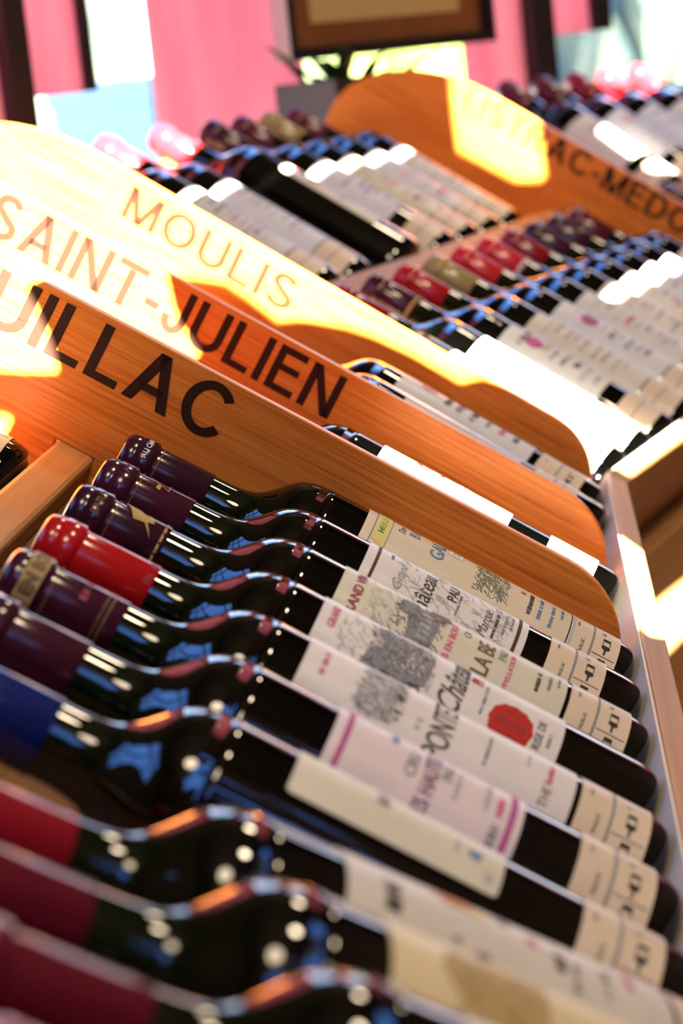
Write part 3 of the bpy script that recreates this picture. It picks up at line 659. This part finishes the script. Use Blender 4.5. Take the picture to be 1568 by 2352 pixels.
# upper tier of the near section, base peeping over the rail
bottle(Vector((0, -0.012, 0))+frame(1)[1]*UP_U, 1.0, 'wine bottle base with cream strip showing above the middle rail at left', G1, F_PURPLE, 0.2475, {'a0': 0.066, 'a1': 0.166, 'paper': 'white'}, (0.014, 0.048), dn=UP_DN)

# ------------------------------------------------------------------ the room
CEIL_Z = 3.30
M_PLASTER = add_noise(mat('dark_panelling', (0.06, 0.035, 0.022), 0.8), (0.045, 0.026, 0.016), (0.075, 0.045, 0.028), nscale=4)
M_CEIL = add_noise(mat('dark_ceiling', (0.05, 0.035, 0.025), 0.8), (0.04, 0.028, 0.02), (0.06, 0.042, 0.03), (1, 12, 1), 2)
M_FLOOR = add_noise(mat('floor_tile', (0.55, 0.40, 0.26), 0.5), (0.48, 0.34, 0.22), (0.60, 0.45, 0.30), nscale=3)
M_PINK = add_noise(mat('pink_paint', (0.72, 0.20, 0.20), 0.6), (0.66, 0.16, 0.18), (0.78, 0.26, 0.24), (1, 6, 0.6), 5)
M_CURT = add_noise(mat('pink_curtain', (0.80, 0.34, 0.36), 0.7), (0.72, 0.27, 0.31), (0.84, 0.40, 0.40), (3, 6, 0.5), 4)
def _curtain():          # thin cloth: part of the daylight comes through it
    nt = M_CURT.node_tree; N = nt.nodes; K = nt.links; b = N['Principled BSDF']
    tr = N.new('ShaderNodeBsdfTranslucent'); mx = N.new('ShaderNodeMixShader'); mx.inputs[0].default_value = 0.62
    K.new(b.inputs['Base Color'].links[0].from_socket, tr.inputs[0])
    K.new(b.outputs[0], mx.inputs[1]); K.new(tr.outputs[0], mx.inputs[2]); K.new(mx.outputs[0], N['Material Output'].inputs[0])
_curtain()
M_FRAME = mat('dark_window_metal', (0.020, 0.012, 0.016), 0.45)
def struct(o):
    o['kind'] = 'structure'; return o
fl = struct(obj('floor', [(-4, -3.5, FLOOR_Z), (4.5, -3.5, FLOOR_Z), (4.5, 7, FLOOR_Z), (-4, 7, FLOOR_Z)], [(0, 1, 2, 3)], M_FLOOR))
hz = Vector((SUN_DIR.x, SUN_DIR.y, 0)).normalized(); wv = Vector((hz.y, -hz.x, 0))
WB = (Vector((0, 0.3, 0))-hz*2.0).dot(hz)
# unseen back wall, openings shaped to cast the sun patches (u runs along the wall, z up)
SUN_MASK = [
 [(-.50, 1.225), (-.262, 1.222), (-.247, 1.216), (-.23, 1.210), (-.231, 1.225), (-.233, 1.235), (-.237, 1.25), (-.241, 1.262), (-.20, 1.272), (-.13, 1.280), (-.096, 1.294), (-.101, 1.307), (-.107, 1.32), (-.110, 1.335), (-.112, 1.36), (-.09, 1.42), (-.055, 1.485),
  (-.02, 1.502), (-.008, 1.496), (.013, 1.482), (.029, 1.461), (.046, 1.436), (.06, 1.431), (.072, 1.424), (.092, 1.41), (.109, 1.395), (.133, 1.37), (.163, 1.334), (.177, 1.331), (.20, 1.312), (.25, 1.252), (.275, 1.222), (.40, 1.300), (.41, 1.322), (.362, 1.312), (.345, 1.335), (.262, 1.437), (.225, 1.442), (.165, 1.460), (.10, 1.52), (.06, 1.56), (-.02, 1.66), (-.08, 1.74), (-.5, 1.75)],
 [(-.5, 1.165), (-.27, 1.165), (-.261, 1.176), (-.263, 1.185), (-.261, 1.187), (-.256, 1.194), (-.263, 1.2), (-.5, 1.2)],
 [(-.045, 1.182), (-.02, 1.147), (.055, 1.07), (.075, 1.03), (.06, .968), (.09, .968), (.17, 1.085), (.16, 1.115), (.125, 1.062), (.075, 1.10), (-.015, 1.192)],
 [(.540, 2.14), (.539, 2.023), (.54, 1.979), (.592, 1.913), (.616, 1.900), (.617, 2.10)],
 [(.80, 2.07), (.84, 1.98), (.88, 1.97), (.87, 2.03), (.83, 2.10)],
 [(.862, 2.285), (.885, 2.262), (.95, 2.235), (1.06, 2.235), (1.06, 2.35), (.93, 2.31)],
 [(-.03, 1.82), (.02, 1.78), (.08, 1.815), (.17, 1.88), (.13, 1.93), (.03, 1.88)],
 [(.02, 1.681), (.026, 1.674), (.48, 1.956), (.474, 1.965)],
 [(.47, 1.56), (.49, 1.555), (.66, 1.665), (.64, 1.685)],
 [(.25, 1.10), (.26, 1.05), (.52, 1.21), (.52, 1.255), (.30, 1.13)],
]
def cut_wall(name, outline, holes, origin, xdir, ydir, thick, m):
    cu = D.curves.new(name, 'CURVE'); cu.dimensions = '2D'; cu.fill_mode = 'BOTH'; cu.extrude = thick/2
    for lp in [outline]+holes:
        sp = cu.splines.new('POLY'); sp.points.add(len(lp)-1); sp.use_cyclic_u = True
        for p, q in zip(sp.points, lp): p.co = (q[0], q[1], 0, 1)
    t = D.objects.new('t', cu); COL.objects.link(t)
    dg = bpy.context.evaluated_depsgraph_get(); dg.update()
    me = D.meshes.new_from_object(t.evaluated_get(dg)); D.objects.remove(t, do_unlink=True)
    me.materials.clear(); me.materials.append(m); me.name = name
    o = D.objects.new(name, me); COL.objects.link(o)
    zd = xdir.cross(ydir); o.matrix_world = mw_from(origin, xdir, ydir, zd)
    return struct(o)
ZU = Vector((0, 0, 1))
XL = -1.25
yl = (WB-hz.x*XL)/hz.y                                   # left wall meets back wall
w_l = Vector((XL, yl, 0)).dot(wv); XR = 2.6; yr = (WB-hz.x*XR)/hz.y; w_r = Vector((XR, yr, 0)).dot(wv)
cut_wall('sun_mask_wall', [(w_l, FLOOR_Z), (w_r, FLOOR_Z), (w_r, CEIL_Z), (w_l, CEIL_Z)], SUN_MASK, hz*WB, wv, ZU, 0.006, M_PLASTER)
# far window wall
HW = 36.3
dW = frame(HW)[0]; nW = Vector((math.cos(math.radians(HW)), -math.sin(math.radians(HW)), 0)); PW = Vector((0.12, 2.55, 0))
sl_ = (XL-PW.x)/dW.x; sr_ = (XR-PW.x)/dW.x
y0 = (PW+dW*sl_).y; y1 = (PW+dW*sr_).y
# left wall: tall window with glazing bars
cut_wall('wall_left', [(yl, FLOOR_Z), (y0, FLOOR_Z), (y0, CEIL_Z), (yl, CEIL_Z)], [[(-0.95, 1.15), (0.40, 1.15), (0.40, 2.25), (-0.95, 2.25)]], Vector((XL, 0, 0)), Vector((0, 1, 0)), ZU, 0.08, M_PLASTER)
v = []; f = []
for (a, b, c, d_) in ((-0.95, 0.40, 1.15, 1.19), (-0.95, 0.40, 2.21, 2.25), (-0.95, 0.40, 1.68, 1.72), (-0.95, -0.91, 1.15, 2.25), (0.36, 0.40, 1.15, 2.25), (-0.52, -0.47, 1.15, 2.25), (-0.07, -0.02, 1.15, 2.25)):
    q, g = box_vf(XL-0.02, XL+0.02, a, b, c, d_, len(v)); v += q; f += g
struct(obj('window_1', v, f, M_FRAME))
cut_wall('wall_right', [(yr, FLOOR_Z), (y1, FLOOR_Z), (y1, CEIL_Z), (yr, CEIL_Z)], [], Vector((XR, 0, 0)), Vector((0, 1, 0)), ZU, 0.06, M_PLASTER)
ce = [Vector((XL, yl, 0)), Vector((XR, yr, 0)), Vector((XR, y1, 0)), Vector((XL, y0, 0))]
struct(obj('ceiling', [(p.x, p.y, CEIL_Z) for p in ce]+[(p.x, p.y, CEIL_Z+0.1) for p in ce], [(0, 3, 2, 1), (4, 5, 6, 7), (0, 1, 5, 4), (1, 2, 6, 5), (2, 3, 7, 6), (3, 0, 4, 7)], M_CEIL))
def wall_box(name, s0, s1, z0, z1, t0, t1, m, parent=None):
    """box on the far wall: s along it, t towards the room"""
    v = []
    for t in (t0, t1):
        for s_, z in ((s0, z0), (s1, z0), (s1, z1), (s0, z1)):
            v.append((s_, -t, z))
    o = obj(name, v, [(0, 1, 2, 3), (7, 6, 5, 4), (0, 4, 5, 1), (1, 5, 6, 2), (2, 6, 7, 3), (3, 7, 4, 0)], m, parent)
    bm = bmesh.new(); bm.from_mesh(o.data); bmesh.ops.recalc_face_normals(bm, faces=bm.faces); bm.to_mesh(o.data); bm.free()
    if parent is None: o.matrix_world = MW_WALL
    return o
MW_WALL = mw_from(PW, dW, -nW, ZU)
SILL = 0.16; WTOP = 1.42
struct(wall_box('wall_far', sl_, sr_, FLOOR_Z, SILL, -0.06, 0.0, M_PINK))
struct(wall_box('trim_1', sl_, sr_, WTOP, CEIL_Z, -0.06, 0.0, M_PLASTER))
for i, (a, b) in enumerate(((sl_, -1.214), (-0.958, -0.675), (-0.322, -0.178), (0.62, 1.4), (2.2, sr_))):
    struct(wall_box('wall_curtain_%d' % (i+1), a, b, SILL, 0.66 if i == 1 else WTOP, -0.004, 0.0, M_CURT))
for i, (a, b) in enumerate(((-1.214, -1.178), (-0.178, -0.122))):
    struct(wall_box('window_%d' % (i+2), a, b, SILL, WTOP, -0.05, 0.02, M_FRAME))
# pink blinds with a dark side bar, one in each window
for (a, b, c, z, lb) in ((-1.178, -1.056, -1.040, 0.392, 'pink hanging blind with dark side bar in the left window'), (-0.122, 0.036, 0.085, 0.402, 'pink hanging blind with dark side bar in the right window')):
    r_ = empty('window_blind', MW_WALL @ Matrix.Translation((a, 0, z)))
    o = wall_box('blind_panel', 0, b-a, 0, WTOP-z, -0.03, -0.026, M_CURT, r_)
    o = wall_box('side_bar', b-a, c-a, 0, WTOP-z, -0.034, -0.018, M_FRAME, r_)
    tag(r_, lb, 'blind', 'pink blinds in the windows')
# framed picture
fr = empty('framed_picture', MW_WALL @ Matrix.Translation((-0.545, -0.035, 0.402)))
M_MAT = add_noise(mat('picture_mount', (0.20, 0.065, 0.015), 0.6), (0.17, 0.05, 0.012), (0.23, 0.08, 0.02), nscale=8)
for (a, b, c, d_) in ((-0.221, 0.221, 0, 0.016), (-0.221, 0.221, 0.334, 0.35), (-0.221, -0.207, 0.016, 0.334), (0.207, 0.221, 0.016, 0.334)):
    wall_box('frame_bar', a, b, c, d_, 0.0, 0.026, mat('black_frame', (0.012, 0.010, 0.012), 0.3), fr)
wall_box('lit_frame_side', -0.2245, -0.2212, 0, 0.35, 0.0, 0.026, mat('frame_edge_daylit', (0.80, 0.86, 0.80), 0.4), fr)  # window light on the frame's near side, painted as a pale strip
wall_box('mount', -0.207, 0.207, 0.016, 0.334, 0.004, 0.010, M_MAT, fr)
wall_box('print', -0.160, 0.158, 0.046, 0.30, 0.010, 0.0115, mat('picture_paper', (0.50, 0.36, 0.15), 0.6), fr)
for i in range(3):
    wall_box('caption_line', -0.12, -0.075, 0.078+0.012*i, 0.084+0.012*i, 0.0115, 0.0119, INK['darkred'], fr)
tag(fr, 'framed picture with black frame, brown mount and cream print hanging at the windows', 'picture')
# leafy plant on the sill between the piers
pl = empty('potted_plant', MW_WALL @ Matrix.Translation((-0.79, -0.16, SILL)))
for k, (a, b, c, d_) in enumerate(((-0.07, 0.07, 0, 0.072), (-0.07, 0.07, 0.076, 0.148), (-0.07, 0.07, 0.152, 0.215))):
    wall_box('crate_plank', a, b, c, d_, -0.05, 0.05, mat('dark_crate', (0.03, 0.015, 0.012), 0.6), pl)
M_LEAF = mat('dark_leaf', (0.010, 0.035, 0.008), 0.4)
rnd = random.Random(4)
for k in range(18):
    L = rnd.uniform(0.05, 0.085); wd_ = rnd.uniform(0.016, 0.026); v = []; n_ = 6
    for i in range(n_+1):
        t = i/n_; w_ = wd_*math.sin(math.pi*min(1, 0.08+t*0.92))**0.8; zz = 0.6*L*t-0.55*L*t*t*0.6
        v += [(L*t, -w_/2, zz+0.003), (L*t, 0, zz), (L*t, w_/2, zz+0.003)]
    f = []
    for i in range(n_):
        f += [(3*i, 3*i+3, 3*i+4, 3*i+1), (3*i+1, 3*i+4, 3*i+5, 3*i+2)]
    o = obj('leaf', v, f, M_LEAF, pl, True)
    o.matrix_local = Matrix.Translation((rnd.uniform(-0.03, 0.07), 0, 0.185)) @ Matrix.Rotation(rnd.uniform(0, 6.28), 4, 'Z') @ Matrix.Rotation(-rnd.uniform(0.0, 0.6), 4, 'Y') @ Matrix.Translation((rnd.uniform(0.01, 0.04), 0, 0))
tag(pl, 'dark leafy plant in a dark wooden crate beneath the framed picture', 'plant')

# ------------------------------------------------------------------ outside the windows
og = -nW; M_PAVE = add_noise(mat('pavement', (0.62, 0.66, 0.62), 0.8), (0.72, 0.84, 0.74), (0.92, 0.94, 0.84), nscale=1.2)
struct(obj('ground_outside', [tuple(PW+dW*a-nW*b+Vector((0, 0, FLOOR_Z-0.06))) for a, b in ((-12, 0.1), (14, 0.1), (14, 30), (-12, 30))], [(0, 1, 2, 3)], M_PAVE))
def shrub(s_, t_, z, rx, rz, seed, label, m):
    rnd = random.Random(seed); bm = bmesh.new(); bmesh.ops.create_icosphere(bm, subdivisions=4, radius=1)
    from mathutils import noise as NZ
    for q in bm.verts:
        k = 1+0.30*NZ.noise(q.co*2.3+Vector((seed, 0, 0)))+0.16*NZ.noise(q.co*6+Vector((0, seed, 0)))
        q.co = Vector((q.co.x*rx*k, q.co.y*rx*k, (q.co.z*k+0.75)*rz))
    me = D.meshes.new('shrub'); bm.to_mesh(me); bm.free(); me.materials.append(m)
    r_ = empty('garden_shrub', MW_WALL @ Matrix.Translation((s_, t_, z)))
    obj('foliage', None, None, None, r_, mesh=me)
    v, f = lathe([(0, rx*0.10), (rz*0.5, rx*0.07)], 10); obj('trunk', v, f, mat('bark', (0.10, 0.06, 0.04), 0.8), r_)
    tag(r_, label, 'shrub', 'greenery outside the windows')
M_SH1 = add_noise(mat('bright_foliage', (0.06, 0.10, 0.012), 0.6), (0.020, 0.045, 0.010), (0.12, 0.16, 0.02), nscale=3)
M_SH2 = add_noise(mat('grey_foliage', (0.04, 0.06, 0.045), 0.6), (0.015, 0.03, 0.03), (0.08, 0.10, 0.07), nscale=3)
gz = FLOOR_Z-0.06
def out_at(deg, dist):        # a spot outside, by bearing and distance from the shop door
    a = math.radians(deg); p = CAM+Vector((math.sin(a)*dist, math.cos(a)*dist, 0)); q = MW_WALL.inverted() @ p
    return q.x, q.y
for dg_, ds, rx_, rz_, sd, lb, m_ in ((-3.4, 14.0, 0.8, 1.7, 11, 'yellow-green tree outside seen beneath the framed picture', M_SH1), (0.6, 17.5, 0.75, 1.6, 12, 'grey-green tree outside beside the right mullion', M_SH2),
        (2.6, 21.0, 1.0, 2.1, 13, 'bright yellow-green tree outside the right window', M_SH1), (4.7, 14.5, 0.7, 1.8, 14, 'pale green tree outside at the right edge', M_SH2), (-10.6, 17.0, 0.5, 1.6, 15, 'slim pale green tree outside the left window', M_SH2), (-12.0, 16.0, 0.45, 1.25, 16, 'low grey-green bush outside the left window', M_SH2)):
    x_, y_ = out_at(dg_, ds); shrub(x_, y_, gz, rx_, rz_, sd, lb, m_)
# a blue-grey planter trough by the left window and a pale house front beyond
x_, y_ = out_at(-9.75, 5.2)
tr = empty('planter_trough', MW_WALL @ Matrix.Translation((x_, y_, gz)))
M_TR = mat('blue_grey_metal', (0.10, 0.22, 0.34), 0.5)
wall_box('trough_body', 0.02, 0.12, 0.0, 1.22, -0.15, 0.15, M_TR, tr); wall_box('trough_rim', 0.01, 0.13, 1.22, 1.27, -0.16, 0.16, M_TR, tr)
tag(tr, 'blue-grey metal planter standing outside the left window', 'planter')
# ------------------------------------------------------------------ ceiling spot lamps and an added fill lamp
def spot_lamp(loc, power, label, rad=0.16):
    r_ = empty('spot_lamp', Matrix.Translation(loc))
    v, f = lathe([(0.10, 0.075), (0.102, 0.080), (0.20, 0.080), (0.23, 0.030), (0.235, 0.010)], 24, caps=False)
    obj('lamp_shade', v, f, mat('lamp_metal', (0.03, 0.03, 0.03), 0.4, metal=0.6), r_)
    v, f = lathe([(0.235, 0.008), (CEIL_Z-loc[2], 0.008)], 10); obj('stem', v, f, MATS['lamp_metal'], r_)
    L = D.lights.new('bulb', 'POINT'); L.energy = power; L.color = (1.0, 0.79, 0.54); L.shadow_soft_size = rad
    o = D.objects.new('bulb', L); COL.objects.link(o); o.parent = r_; o.location = (0, 0, -0.05)
    tag(r_, label, 'lamp', 'ceiling spot lamps')
spot_lamp((1.15, -0.05, 2.45), 92, 'warm spot lamp hanging over the front of the rack')
spot_lamp((1.05, 2.40, 2.45), 72, 'warm spot lamp hanging near the far right windows')
spot_lamp((0.55, -1.35, 2.60), 100, 'added warm fill lamp over the shop aisle, out of view', 0.32)  # unseen lamp added to brighten the divider faces and labels
